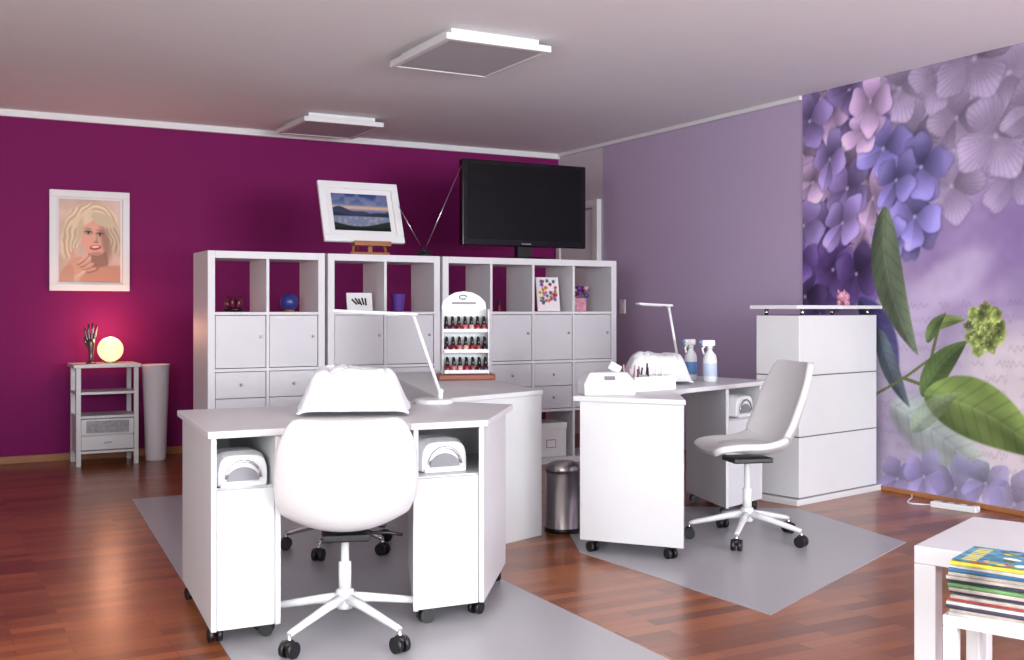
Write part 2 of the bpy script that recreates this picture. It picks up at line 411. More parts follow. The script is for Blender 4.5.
# decorations in the open cubes
x,z,a,b=c1[(0,0)]
grp('glass_candle_holder',(x+.0,YC,z+EP))
lathe('dish',[(.03,0),(.06,.005),(.068,.02),(.03,.018)],BLACKG)
for i in range(6):
    an=i*1.047; tube('petal_%d'%i,[(0,0,.015),(.045*math.cos(an),.045*math.sin(an),.05),(.04*math.cos(an),.04*math.sin(an),.10)],[.014,.022,.005],WINE)
end()
x,z,a,b=c1[(0,1)]
grp('blue_glass_sphere',(x+.02,YC,z+EP)); lathe('ring_foot',[(.03,0),(.035,.006),(.028,.014)],WOODE); ball('globe',(0,0,.064),.058,BLUE); end()
x,z,a,b=c2[(0,0)]
grp('butterfly_card_frame',(x+.04,YC-.06,z+EP))
MM=Matrix.Translation((0,0,.064))@Matrix.Rotation(math.radians(-10),4,'X')
obox('frame',MM,.18,.012,.125,TRIMW,.003)
obox('mount',MM@Matrix.Translation((0,-.0075,0)),.15,.003,.095,PAPER)
for i in range(5):
    obox('wing_%d'%i,MM@Matrix.Translation((-.04+i*.02,-.0105,.004*(i%2)))@Matrix.Rotation(math.radians(-45+10*i),4,'Y'),.012,.002,.05,BLACK)
obox('stay',Matrix.Translation((0,.035,.05))@Matrix.Rotation(math.radians(22),4,'X'),.03,.004,.1,TRIMW)
end()
x,z,a,b=c2[(0,1)]
grp('violet_cup',(x-.02,YC,z+EP)); lathe('cup',[(.034,0),(.038,.01),(.048,.115),(.050,.12),(.045,.118),(.034,.012)],VIOL); end()
x,z,a,b=c3[(0,2)]
grp('flower_postcard',(x+.02,YC-.05,z+EP))
im=np.ones((80,60,3))*C(225,218,220); SS,ZZ=np.meshgrid((np.arange(60)+.5)*.0034,(np.arange(80)+.5)*.0034)
for i in range(44):
    floret(im,SS,ZZ,.0034,random.uniform(.02,.18),random.uniform(.06,.25),.018,random.random(),[C(200,60,90),C(230,170,60),C(60,120,160),C(200,120,170)][i%4]*random.uniform(.7,1.1))
MM=Matrix.Translation((0,0,.126))@Matrix.Rotation(math.radians(-8),4,'X')
obox('board',MM,.19,.008,.25,PAPER)
o0=MM@Vector((-.09,-.0055,-.118)); uu=(MM.to_3x3()@Vector((.18,0,0))); vv=(MM.to_3x3()@Vector((0,0,.236)))
panel('print',blur(im,1),o0,uu,vv)
obox('stay',Matrix.Translation((0,.05,.09))@Matrix.Rotation(math.radians(20),4,'X'),.03,.004,.18,PAPER)
end()
x,z,a,b=c3[(0,3)]
grp('gift_bag_trinkets',(x-.02,YC,z+EP))
prism('bag',[(-.05,-.03),(.05,-.03),(.05,.03),(-.05,.03)],0,.10,PINK,.004)
for i in range(14): ball('bow_%d'%i,(random.uniform(-.06,.06),random.uniform(-.03,.03),.11+random.uniform(0,.07)),(.022,.016,.02),[PINK,VIOL,WINE][i%3],10,6)
end()
x,z,a,b=c3[(0,1)]
grp('small_figurine',(x-.02,YC,z+EP)); lathe('body',[(.02,0),(.022,.01),(.012,.03),(.016,.05),(.006,.062)],WINE); ball('head',(0,0,.07),.013,BLACK,12,8); end()
x,z,a,b=c3[(3,2)]
grp('storage_box',(x-.0,YS+.16,z+EP))
box('carton',-.13,.13,-.12,.14,0,.2,PAPER,.003); box('lid',-.135,.135,-.125,.145,.2,.245,PAPER,.003); box('label',-.035,.035,-.1235,-.1205,.07,.12,TRIMW); box('label_frame',-.04,.04,-.1225,-.120,.065,.125,GREYP); end()

# TV
grp('flat_television',(3.93,6.92,SH))
box('bezel',-.52,.52,-.03,.03,.095,.715,BLACKG,.008); box('screen',-.475,.475,-.0335,-.0305,.145,.685,SCREEN)
box('badge',-.04,.04,-.0345,-.031,.112,.120,GREYP)
box('back_bulge',-.36,.36,.03,.085,.16,.62,BLACK,.02); prism('neck',[(-.06,-.01),(.06,-.01),(.06,.04),(-.06,.04)],.018,.11,BLACK)
lathe('stand',[(.2,0),(.2,.01),(.17,.018)],BLACKG,(0,.01,0),sx=1.3,sy=.75)
end()
# picture on easel
grp('landscape_picture_frame',(2.64,6.80,SH+.085))
lean=math.radians(-20); R=Matrix.Rotation(lean,4,'X')
w,h=.57,.44
for nm,x0,x1,z0,z1 in [('rail_b',-w/2,w/2,0,.05),('rail_t',-w/2,w/2,h-.05,h),('rail_l',-w/2,-w/2+.05,.05,h-.05),('rail_r',w/2-.05,w/2,.05,h-.05)]:
    obox(nm,R@Matrix.Translation(((x0+x1)/2,0,(z0+z1)/2)),x1-x0,.025,z1-z0,TRIMW,.004)
obox('mount',R@Matrix.Translation((0,.006,h/2)),w-.09,.006,h-.09,PAPER)
hh,ww=90,120; X,Y=np.meshgrid(np.linspace(0,1,ww),np.linspace(0,1,hh)); im=np.zeros((hh,ww,3)); im[:]=C(96,112,150)
blend(im,sm((Y-.65)/.35),C(40,62,112)); blend(im,sm((vnoise(hh,ww,11)-.5)/.2)*(Y>.66)*.5,C(150,140,165)); blend(im,sm(1-np.abs(Y-.62)/.10)*.85,C(222,176,140))
r1=.54+.08*np.sin(X*5+1)+.04*np.sin(X*14); blend(im,sm((r1-Y)/.02),C(52,60,84)); r2=.46+.05*np.sin(X*7+2); blend(im,sm((r2-Y)/.02),C(38,46,58))
blend(im,sm((.40-Y)/.02),C(110,122,148)); blend(im,(Y<.38)*sm((vnoise(hh,ww,6)-.5)/.2)*.5,C(186,160,150))
blend(im,sm((.22+.09*np.sin(X*4+3)-Y)/.03),C(34,44,38)); blend(im,sm((.10-Y)/.05),C(20,26,24))
Rm=R.to_3x3(); panel('photo_print',blur(im,1),R@Vector((-.20,-.0005,.085)),Rm@Vector((.40,0,0)),Rm@Vector((0,0,.27)),.3)
end()
grp('tabletop_easel',(2.68,6.86,SH))
box('ledge',-.13,.13,-.10,-.03,.062,.082,WOODE,.003); box('ledge_lip',-.13,.13,-.104,-.096,.062,.094,WOODE,.002)
tube('leg_l',[(-.12,-.046,.008),(-.05,.104,.42)],.009,WOODE,8); tube('leg_r',[(.12,-.046,.008),(.05,.104,.42)],.009,WOODE,8); tube('leg_back',[(0,.185,.008),(0,.112,.40)],.008,WOODE,8)
box('cross',-.14,.14,-.055,-.035,.0,.022,WOODE,.003); box('post',-.015,.015,-.05,-.034,.02,.064,WOODE,.002)
end()
# antenna
grp('rabbit_ear_antenna',(3.06,6.78,SH))
lathe('base',[(.06,0),(.06,.01),(.045,.03),(.02,.04)],BLACK); ball('pivot',(0,0,.045),.016,BLACK,12,8)
tube('rod_l',[(-.01,0,.05),(-.19,.0,.34)],[.0035,.002],CHROME,8); tube('rod_r',[(.01,0,.05),(.285,.0,.64)],[.0035,.002],CHROME,8); end()

# ---------------------------------------------------------------- left corner
grp('portrait_picture',(1.15,YB,1.63),world=True)
px0,px1,pz0,pz1=.868,1.43,1.255,2.0; y=YB
for nm,a,b,c,d in [('rail_b',px0,px1,pz0,pz0+.05),('rail_t',px0,px1,pz1-.05,pz1),('rail_l',px0,px0+.05,pz0+.05,pz1-.05),('rail_r',px1-.05,px1,pz0+.05,pz1-.05)]:
    box(nm,a,b,y-.03,y,c,d,TRIMW,.003)
box('mount',px0+.05,px1-.05,y-.014,y,pz0+.05,pz1-.05,PAPER)
hh,ww=190,140; X,Y=np.meshgrid(np.linspace(0,1,ww),np.linspace(0,1.36,hh)); im=np.zeros((hh,ww,3)); im[:]=C(212,184,168)
im+=(vnoise(hh,ww,26)[...,None]-.5)*.12
sk=C(216,164,140); hair=C(230,208,176)
# blonde wavy hair mass
blend(im,ellm(X,Y,.52,.98,.42,.32,.15,.25),hair)
blend(im,ellm(X,Y,.20,.74,.15,.36,-.25,.4),hair*.95); blend(im,ellm(X,Y,.88,.78,.11,.32,.25,.4),hair*.84)
hm=np.maximum.reduce([ellm(X,Y,.52,.98,.42,.32,.15,.2),ellm(X,Y,.20,.74,.15,.36,-.25,.3),ellm(X,Y,.88,.78,.10,.32,.25,.3)])
rad=np.hypot(X-.60,(Y-.70)*.85); ang=np.arctan2(Y-.70,X-.60)
st=np.sin(rad*95+3*np.sin(ang*3)+2*vnoise(hh,ww,20)*3); blend(im,hm*sm(st)*.40,C(160,118,82)); blend(im,hm*sm(-st)*.35,C(252,242,222))
blend(im,ellm(X,Y,.66,.36,.14,.24,.1,.3),sk*.72)                # neck
blend(im,ellm(X,Y,.78,.10,.45,.17,.15,.2),sk*.90)               # shoulder
# face, tilted
fa=.22
blend(im,ellm(X,Y,.57,.73,.215,.300,fa,.10),sk*1.04)
blend(im,ellm(X,Y,.76,.66,.07,.28,.2,1.2)*.6,sk*.60); blend(im,ellm(X,Y,.44,.68,.08,.07,0,1.0)*.45,C(236,166,148))
sw=sm(((X-.30)*.9+(Y-.86)-.16)/.06)*0
blend(im,ellm(X,Y,.40,1.04,.24,.10,.55,.35),hair); blend(im,ellm(X,Y,.72,1.03,.22,.10,-.45,.35),hair*.92)
blend(im,ellm(X,Y,.34,.86,.05,.20,-.15,.6)*.85,hair*.90)
for ex,ey in [(.475,.815),(.665,.79)]:
    blend(im,ellm(X,Y,ex,ey+.008,.070,.036,-.10,.8)*.55,sk*.5)
    blend(im,ellm(X,Y,ex,ey,.042,.017,-.10,.5)*.85,C(222,214,210)); blend(im,ellm(X,Y,ex,ey,.021,.018,0,.4),C(48,52,62))
    blend(im,ellm(X,Y,ex,ey+.020,.054,.010,-.10,.5)*.95,C(64,44,40)); blend(im,ellm(X,Y,ex-.005,ey+.068,.062,.010,-.14,.6)*.6,C(140,100,74))
blend(im,ellm(X,Y,.615,.71,.014,.06,.1,1.0)*.4,sk*.6); blend(im,ellm(X,Y,.60,.665,.038,.013,0,.7)*.65,sk*.52)
blend(im,ellm(X,Y,.59,.575,.090,.038,.12,.3),C(168,58,70)); blend(im,ellm(X,Y,.59,.585,.066,.017,.12,.3),C(246,240,236))
blend(im,ellm(X,Y,.60,.46,.11,.04,.1,.9)*.4,sk*.6)
# hand under the chin with four fingers and thumb
blend(im,ellm(X,Y,.27,.26,.19,.13,.70,.15),sk*.98); blend(im,ellm(X,Y,.12,.05,.12,.24,-.25,.15),sk*.92)
for k in range(4):
    x_=.40+.045*k; y_=.39-.060*k; an=.72-.14*k; ln=.140-.010*k
    blend(im,ellm(X,Y,x_,y_-.018,ln,.028,an,.3)*.55,sk*.45); blend(im,ellm(X,Y,x_,y_,ln,.025,an,.2),sk*(1.06-.03*k))
    blend(im,ellm(X,Y,x_+ln*.8*math.cos(an),y_+ln*.8*math.sin(an),.018,.012,an,.4),C(190,80,92))
blend(im,ellm(X,Y,.225,.44,.028,.11,-.15,.2),sk)
panel('portrait_print',blur(im,2),(px0+.065,y-.0155,pz0+.065),(px1-px0-.13,0,0),(0,0,pz1-pz0-.13),.6)
end()

grp('nightstand_shelf',(1.215,8.34,0),world=True)
X0,X1,Y0,Y1=.995,1.435,8.17,8.52
for i,(xx,yy) in enumerate([(X0+.008,Y0+.008),(X1-.04,Y0+.008),(X0+.008,Y1-.04),(X1-.04,Y1-.04)]):
    box('post_%d'%i,xx,xx+.032,yy,yy+.032,0,.70,WHITE,.002)
box('top',X0-.01,X1+.01,Y0-.01,Y1+.01,.70,.725,WHITE,.004)
box('shelf_1',X0+.01,X1-.01,Y0+.01,Y1-.01,.51,.528,WHITE,.002)
box('shelf_2',X0+.01,X1-.01,Y0+.01,Y1-.01,.34,.358,WHITE,.002)
box('bottom',X0+.01,X1-.01,Y0+.01,Y1-.01,.09,.108,WHITE,.002)
for i,(za,zb) in enumerate([(.115,.215),(.222,.335)]):
    box('drawer_%d'%i,X0+.042,X1-.042,Y0+.010,Y0+.03,za,zb,WHITE,.003)
box('drawer_box',X0+.045,X1-.045,Y0+.03,Y1-.04,.112,.33,WHITE)
FROST=mat('drawer_glass',(150,150,154),.2,var=.25,scale=40)
box('drawer_window',X0+.075,X1-.075,Y0+.006,Y0+.0098,.235,.322,FROST)
box('drawer_pull',1.19,1.24,Y0-.006,Y0+.0098,.16,.172,STEEL,.002)
box('side_l',X0+.012,X0+.02,Y0+.04,Y1-.04,.108,.34,WHITE); box('side_r',X1-.02,X1-.012,Y0+.04,Y1-.04,.108,.34,WHITE)
end()
# glowing orb lamp
ORB=mat('orb_glass',(255,205,165),.4,emit=(255,192,138),estr=1.7)
grp('orb_table_lamp',(1.255,8.33,.726)); lathe('foot',[(.045,0),(.045,.012),(.03,.02)],CHROME); ball('globe',(0,0,.10),.090,ORB,28,18)
end()
L=bpy.data.lights.new('orb_bulb','POINT'); L.energy=8; L.color=(1,.46,.28); L.shadow_soft_size=.09
lo=bpy.data.objects.new('orb_bulb',L); lo.location=(1.255,8.33,.95); COL.objects.link(lo)
# hand sculpture
grp('hand_sculpture',(1.115,8.28,.726))
lathe('plinth',[(.035,0),(.035,.008),(.02,.014)],BRONZE)
tube('wrist_palm',[(0,0,.012),(0,0,.05),(.002,0,.09),(.0,0,.145),(0,0,.18)],[.020,.015,.018,.028,.024],BRONZE,14)
for i,(dx,l,b2) in enumerate([(-.024,.085,-.022),(-.009,.11,-.010),(.006,.118,.004),(.021,.10,.018)]):
    tube('finger_%d'%(i+1),[(dx*.7,0,.16),(dx,0,.175),(dx+b2*.6,.004,.175+l*.5),(dx+b2*.9,-.006,.175+l)],[.009,.0095,.0085,.006],BRONZE,10)
tube('thumb',[(-.012,0,.11),(-.035,-.008,.15),(-.048,-.014,.19)],[.011,.010,.007],BRONZE,10)
end()
# tall tapered floor vase
grp('tall_floor_vase',(1.57,8.30,0))
lathe('body',[(.070,0),(.074,.01),(.084,.35),(.098,.70),(.101,.71),(.093,.708),(.08,.36),(.06,.03)],SHADE); end()

# ---------------------------------------------------------------- desks
def seg(name,p,q,t,z0,z1,c,m,bev=.002):
    p=Vector((p[0],p[1]));q=Vector((q[0],q[1])); d=(q-p).normalized(); n=Vector((-d.y,d.x))
    if n.dot(Vector(c)-p)<0: n=-n
    return prism(name,[p,q,q+n*t,p+n*t],z0,z1,m,bev)
def caster(name,x,y,z=0.003,r=.024,drop=.07,rot=0):
    d=Vector((math.cos(rot),math.sin(rot),0)); c=Vector((x,y,z+r))
    for s in (-1,1):
        a=c+d*s*.006; tube(name+'_wheel_%d'%s,[a,a+d*s*.016],r,BLACK,16)
    tube(name+'_fork',[(x,y,z+r),(x,y,drop)],.008,BLACK,8)
ZT=.72
def desk(top,peds,cz):
    cx=sum(p[0] for p in top)/len(top); cy=sum(p[1] for p in top)/len(top)
    grp('manicure_desk',(cx,cy,0),world=True)
    prism('top',top,ZT-.024,ZT,WHITE,.004)
    for i,q in enumerate(peds):
        qc=(sum(p[0] for p in q)/4,sum(p[1] for p in q)/4)
        ins=lambda p,k:(p[0]+(qc[0]-p[0])*k,p[1]+(qc[1]-p[1])*k)
        zt=ZT-.024
        fl,fr,brr,bl=q
        seg('ped%d_side_a'%i,fl,bl,.018,.06,zt,qc,WHITE); seg('ped%d_side_b'%i,fr,brr,.018,.06,zt,qc,WHITE)
        seg('ped%d_back'%i,ins(bl,.08),ins(brr,.08),.016,.065,zt-.001,qc,WHITE)
        core=[ins(p,.11) for p in q]
        prism('ped%d_carcass'%i,core,.065,.525,WHITE)
        f1=Vector(fl);f2=Vector(fr);dd=(f2-f1).normalized()
        seg('ped%d_door'%i,f1+dd*.02,f2-dd*.02,.018,.062,.522,qc,WHITE,.003)
        for k,p in enumerate(q):
            cxy=ins(p,.24); caster('ped%d_caster%d'%(i,k),cxy[0],cxy[1],rot=k*1.1+i)
    end()
LP=[(.85,3.57),(1.08,3.56),(1.11,4.32),(.92,4.33)]
RP=[(1.53,3.48),(1.80,3.465),(2.16,3.96),(1.80,4.15)]
front=[(.835,3.55),(1.09,3.545),(1.15,3.60),(1.24,3.66),(1.36,3.665),(1.46,3.60),(1.52,3.47),(1.81,3.45)]
desk(front+[(2.20,3.97),(1.96,4.31),(.91,4.38)],[LP,RP],0)
LP2=[(2.975,3.815),(3.13,4.06),(2.90,4.42),(2.68,4.20)]
RP2=[(3.77,4.47),(4.14,4.60),(4.10,5.02),(3.92,5.0)]
desk([(2.97,3.79),(3.12,4.02),(3.22,4.20),(3.40,4.33),(3.6,4.40),(3.77,4.45),(4.18,4.595),(4.13,5.08),(3.55,5.15),(2.655,4.22)],[LP2,RP2],0)
# long side table
grp('side_counter',(2.6,5.3,0),world=True)
P=[(2.05,4.36),(2.72,4.60),(3.00,6.36),(2.60,6.32)]
prism('top',P,ZT-.024,ZT,WHITE,.004)
pc=(2.6,5.3); sh=lambda p,k:(p[0]+(pc[0]-p[0])*k,p[1]+(pc[1]-p[1])*k)
Q=[sh(p,.015) for p in P]
seg('panel_near',Q[0],Q[1],.02,.0,ZT-.024,pc,WHITE); seg('panel_right',Q[1],Q[2],.02,.0,ZT-.024,pc,WHITE)
seg('panel_far',Q[2],Q[3],.02,.0,ZT-.024,pc,WHITE); seg('panel_left',Q[3],Q[0],.02,.0,ZT-.024,pc,WHITE)
end()

# nail lamps in the cubbies
def nail_lamp(x,y,rot,s=1,z=.526):
    grp('uv_nail_lamp',(x,y,z),rot)
    W,Dp,Hh=.20*s,.2*s,.12*s
    V=[];F=[];n=18
    for j in range(5):
        yy=-Dp/2+Dp*j/4; e=[.9,1,1,1,.9][j]
        for k in range(n):
            a=math.pi*k/(n-1); ca,sa=math.cos(a),math.sin(a)
            V.append((W/2*e*math.copysign(abs(ca)**.45,ca),yy,.004+Hh*e*abs(sa)**.5))
    for j in range(4):
        for k in range(n-1): F.append([j*n+k,j*n+k+1,(j+1)*n+k+1,(j+1)*n+k])
    F.append(list(range(n))); F.append(list(range(4*n,5*n))[::-1])
    for j in range(4): F.append([j*n,(j+1)*n,(j+1)*n+n-1,j*n+n-1])
    add('hood',V,F,PLAST,bevel=.004)
    V=[(W*.30*math.cos(math.pi*k/12),-Dp/2-.001,.02*s+Hh*.42*math.sin(math.pi*k/12)) for k in range(13)]
    V+=[(v[0],v[1]-.004,v[2]) for v in V]
    F=[list(range(13)),list(range(13,26))[::-1]]+[[k,(k+1)%13,13+(k+1)%13,13+k] for k in range(13)]
    add('opening',V,F,GREYP)
    box('tray',-W*.42,W*.42,-Dp/2-.012*s,-Dp/2+.01,0,.016*s,PLAST,.003)
    tube('grip',[(W*.32*math.cos(math.pi*k/10),-Dp/2-.006,.03*s+Hh*.52*math.sin(math.pi*k/10)) for k in range(11)],.005*s,CHROME,8)
    end()
nail_lamp(.965,3.70,0,.92); nail_lamp(1.70,3.67,-.05,.97); nail_lamp(3.985,4.70,.34,1.0)

# ---------------------------------------------------------------- chairs
def chair(name,x,y,rot,top=.79,seat=.45,shell=True,armm=WHITEG,armrot=0.3,R=.27,z0=.003):
    grp(name,(x,y,0),rot)
    for i in range(5):
        a=armrot+i*2*math.pi/5-rot; c,s=math.cos(a),math.sin(a)
        tube('leg_%d'%(i+1),[(c*.02,s*.02,.125),(c*.10,s*.10,.115),(c*(R-.02),s*(R-.02),.082),(c*R,s*R,.078)],[.020,.016,.012,.010],armm,10)
        cc=Vector((c*R,s*R,z0+.027)); d=Vector((-s,c,0))
        for q in (-1,1): tube('wheel_%d_%d'%(i+1,q),[cc+d*q*.006,cc+d*q*.024],.027,BLACK,18)
        tube('caster_stem_%d'%(i+1),[(c*R,s*R,.03),(c*R,s*R,.082)],.008,CHROME,8)
        ball('caster_hood_%d'%(i+1),(c*R,s*R,.045),(.022,.022,.018),BLACK,12,8)
    lathe('hub',[(.028,.09),(.032,.10),(.032,.15),(.026,.158)],armm)
    lathe('gas_lift',[(.022,.15),(.022,.25),(.014,.252),(.014,seat-.06)],armm if armm is CHROME else WHITEG)
    prism('seat_plate',[(-.08,-.10),(.08,-.10),(.08,.10),(-.08,.10)],seat-.070,seat-.045,BLACK,.006)
    tube('lever',[(0.04,0,seat-.06),(.15,.02,seat-.065),(.2,.02,seat-.075)],.006,BLACK,8)
    if shell:
        dz=top-.80; ks=seat-.45
        prof=[(.210,.428+ks),(.185,.445+ks),(.10,.447+ks),(0,.434+ks),(-.09,.432+ks),(-.155,.455+ks),(-.200,.515+ks*.7+dz*.3),(-.226,.60+dz*.6),(-.250,.70+dz*.85),(-.270,.782+dz),(-.275,.80+dz)]
        wid=[.125,.178,.198,.208,.216,.224,.232,.233,.220,.185,.150]
        P=crom([(a,b,w) for (a,b),w in zip(prof,wid)],44); V=[];nj=21
        for i,p in enumerate(P):
            t=P[min(i+1,43)][:2]-P[max(i-1,0)][:2]; t=t/np.linalg.norm(t); n=np.array([t[1],-t[0]])
            f=i/43; curl=.016+.078*math.exp(-((f-.56)/.27)**2)
            for j in range(nj):
                s=-1+2*j/(nj-1); q=curl*abs(s)**2.2
                V.append((p[2]*s,p[0]+n[0]*q,p[1]+n[1]*q))
        F=[[i*nj+j,i*nj+j+1,(i+1)*nj+j+1,(i+1)*nj+j] for i in range(43) for j in range(nj-1)]
        add('shell',V,F,LEATH,smooth=True,solid=.034,soff=0,subsurf=1)
        V=[];nn=20
        for i in range(nn):
            for j in range(nn):
                u=-1+2*i/(nn-1);v=-1+2*j/(nn-1)
                xx=u*math.sqrt(1-v*v/2)*.18; yy=v*math.sqrt(1-u*u/2)*.17+.01; rr=min(1,math.hypot(xx/.18,(yy-.01)/.17))
                V.append((xx,yy,seat-.002+.03*(1-rr**4)))
        F=[[i*nn+j,i*nn+j+1,(i+1)*nn+j+1,(i+1)*nn+j] for i in range(nn-1) for j in range(nn-1)]
        add('seat_pad',V,F,LEATH,smooth=True)
    else:
        lathe('seat_cushion',[(.15,seat-.045),(.17,seat-.04),(.178,seat-.02),(.178,seat+.01),(.165,seat+.028),(.08,seat+.035)],BLACK)
    end()
chair('swivel_chair',1.30,3.54,-.32,top=.765,seat=.405,armrot=1.22,R=.30)
chair('swivel_chair',3.54,4.04,math.atan2(.30,-.95)-math.pi/2,top=.86,seat=.45,armrot=.05,R=.28)
chair('client_stool',1.74,4.80,0,seat=.45,shell=False,armm=CHROME,armrot=.2,R=.25)

# ---------------------------------------------------------------- towels
def towel(x,y,rot,W,Dd,Hh,name='folded_towel',nx=64,ny=48,z=ZT):
    grp(name,(x,y,z),rot); V=[]
    for i in range(nx):
        for j in range(ny):
            u=-1+2*i/(nx-1); v=-1+2*j/(ny-1)
            bx=math.exp(-(abs(u)/.93)**16); by=math.exp(-(abs(v)/.88)**9)
            n=noise.noise(Vector((u*1.8+5,v*1.8,W*10)))*.42+noise.noise(Vector((u*5,v*4,1)))*.16
            cr=abs(noise.noise(Vector((u*3.2+v*1.5,v*2.2-u,W*7))))
            b2=bx*by
            zz=.012+Hh*b2*(.90+.20*n-.04*u)-.035*max(0,.18-cr)/.18*b2*.45
            k=(1-.16*b2)*(1+.03*math.sin(v*6+u*3)*(1-b2))+.02*noise.noise(Vector((u*4,v*4,9)))
            V.append((u*W/2*k,v*Dd/2*(1-.14*b2),max(.012,zz)))
    F=[[i*ny+j,i*ny+j+1,(i+1)*ny+j+1,(i+1)*ny+j] for i in range(nx-1) for j in range(ny-1)]
    add('cloth',V,F,TOWEL,smooth=True,solid=.010,subsurf=1)
    end()
towel(1.49,3.95,-.40,.42,.34,.175)
towel(3.50,4.72,-.5,.36,.26,.165)

# ---------------------------------------------------------------- desk lamps
def lamp(x,y,rot,ht,reach,hl):
    grp('led_desk_lamp',(x,y,ZT),rot)
    lathe('base',[(.085,0),(.088,.006),(.085,.016),(.07,.02)],PLAST)
    tube('stem',[(.03,0,.018),(.03,0,.05)],.012,PLAST)
    tube('arm',[(.03,0,.04),(-reach,0,ht)],.008,PLAST,10); ball('joint_low',(.03,0,.05),.014,PLAST,12,8); ball('joint_top',(-reach,0,ht),.012,PLAST,12,8)
    M=Matrix.Translation((-reach-hl/2+.02,0,ht+.010))@Matrix.Rotation(math.radians(2.5),4,'Y')
    obox('head',M,hl,.045,.013,PLAST,.006); obox('led_strip',M@Matrix.Translation((-.03,0,-.008)),hl-.1,.03,.003,DIFF)
    end()
rv=math.atan2(-.484,.875)
lamp(1.93,4.18,rv,.375,.085,.36)
lamp(3.86,5.02,rv+.5,.415,.05,.24)

# ---------------------------------------------------------------- polish display
POL=[mat('polish_%d'%i,c,.15) for i,c in enumerate([(120,10,30),(150,30,50),(60,10,40),(190,100,110),(150,70,60),(80,20,60),(205,160,150),(30,20,40)])]
grp('nail_polish_display',(2.75,5.52,ZT),math.radians(-20))
box('base',-.16,.16,-.10,.10,0,.032,WOODR,.006)
prof=[(-.13,.03),(-.13,.40),(-.125,.44),(-.09,.475),(-.05,.495),(0,.503),(.05,.495),(.09,.475),(.125,.44),(.13,.40),(.13,.03)]
n=len(prof); V=[(a,.075,b) for a,b in prof]+[(a,.085,b) for a,b in prof]
add('backboard',V,[list(range(n)),list(range(n,2*n))[::-1]]+[[k,(k+1)%n,n+(k+1)%n,n+k] for k in range(n)],PLAST,bevel=.002)
for i in range(2): box('cheek_%d'%i,[-.135,.127][i],[-.127,.135][i],-.03,.085,.03,.40,PLAST,.002)
for t in range(3):
    z=.045+t*.115; y0=-.085+t*.034
    box('tier_%d'%t,-.127,.127,y0,.074,z-.008,z,PLAST,.001)
    box('lip_%d'%t,-.127,.127,y0,y0+.004,z,z+.012,PLAST)
    for row in range(2):
        for k in range(7):
            x=-.108+k*.036; yy=y0+.022+row*.03
            if yy>.06: continue
            lathe('bottle_%d_%d_%d'%(t,row,k),[(.013,0),(.015,.003),(.015,.032),(.006,.038)],POL[(k*3+t*5+row)%8],(x,yy,z+row*.004),12)
            lathe('cap_%d_%d_%d'%(t,row,k),[(.0085,.037),(.0095,.040),(.007,.078),(.004,.08)],BLACKG,(x,yy,z+row*.004),10)
tube('logo_ring',[(.022*math.cos(a*.7)-.005,.073,.468+.012*math.sin(a*.7)) for a in range(9)],.003,BLACK,6)
box('logo_text',-.07,.07,.0725,.0748,.428,.440,GREYP)
end()

# ---------------------------------------------------------------- items on the right desk
grp('wipe_dispenser',(2.84,4.22,ZT),math.radians(-20))
V=[(-.12,-.075,.0),(.12,-.075,.0),(.12,.075,.0),(-.12,.075,.0),(-.125,-.08,.055),(.125,-.08,.055),(.125,.08,.055),(-.125,.08,.055),(-.09,-.045,.105),(.09,-.045,.105),(.09,.06,.105),(-.09,.06,.105)]
add('case',V,[[3,2,1,0],[0,1,5,4],[1,2,6,5],[2,3,7,6],[3,0,4,7],[4,5,9,8],[5,6,10,9],[6,7,11,10],[7,4,8,11],[8,9,10,11]],PLAST,bevel=.006)
box('slot',-.05,.05,-.01,.02,.104,.109,GREYP); obox('front_badge',Matrix.Translation((0,-.066,.08))@Matrix.Rotation(-.6,4,'X'),.05,.003,.02,GREYP); obox('tissue',Matrix.Translation((0.04,.0,.125))@Matrix.Rotation(.5,4,'Y'),.06,.02,.04,TOWEL,.005)
end()
grp('manicure_tool_box',(3.17,4.38,ZT),math.radians(12))
a,b,hh=.15,.08,.07
box('base',-a,a,-b,b,0,.005,PAPER); box('w1',-a,a,-b,-b+.005,.005,hh,PAPER,.001); box('w2',-a,a,b-.005,b,.005,hh,PAPER,.001); box('w3',-a,-a+.005,-b+.005,b-.005,.005,hh,PAPER); box('w4',a-.005,a,-b+.005,b-.005,.005,hh,PAPER); box('divider',-.01,-.005,-b+.005,b-.005,.005,hh+.004,PAPER)
for i in range(12):
    x0=random.uniform(-.12,.12); y0=random.uniform(-.06,.06); tube('tool_%d'%i,[(x0,y0,.01),(x0+random.uniform(-.015,.015),y0+random.uniform(-.01,.01),random.uniform(.09,.13))],.004,[PAPER,PINK,GREYP,WINE,BLACK][i%5],8)
end()
grp('electric_file_handset',(2.97,4.38,ZT),0); tube('body',[(-.05,.02,.013),(.05,-.02,.013)],[.012,.009],BLACK); tube('cord',[(-.05,.02,.013),(-.09,.04,.006),(-.10,.0,.006),(-.06,-.03,.006)],.003,BLACK,6); end()
def spray(x,y,rot,m2,s=1.0):
    grp('spray_bottle',(x,y,ZT),rot)
    lathe('body',[(.032*s,0),(.035*s,.006),(.035*s,.12),(.030*s,.145),(.013,.17),(.013,.18)],PLAST)
    lathe('label',[(.0355*s,.03),(.0358*s,.031),(.0358*s,.10),(.0355*s,.101)],m2)
    lathe('collar',[(.015,.178),(.015,.195),(.010,.197)],PLAST); obox('head',Matrix.Translation((-.01,0,.212)),.075,.026,.034,PLAST,.006)
    tube('nozzle',[(-.047,0,.216),(-.066,0,.216)],.008,LABEL,10); tube('trigger',[(-.025,0,.2),(-.045,0,.18),(-.035,0,.15)],.006,PLAST,8)
    end()
PALEL=mat('label_pale',(176,192,215),.4)
spray(3.85,4.70,-.3,PALEL,1.1); spray(3.86,4.88,.1,LABEL)

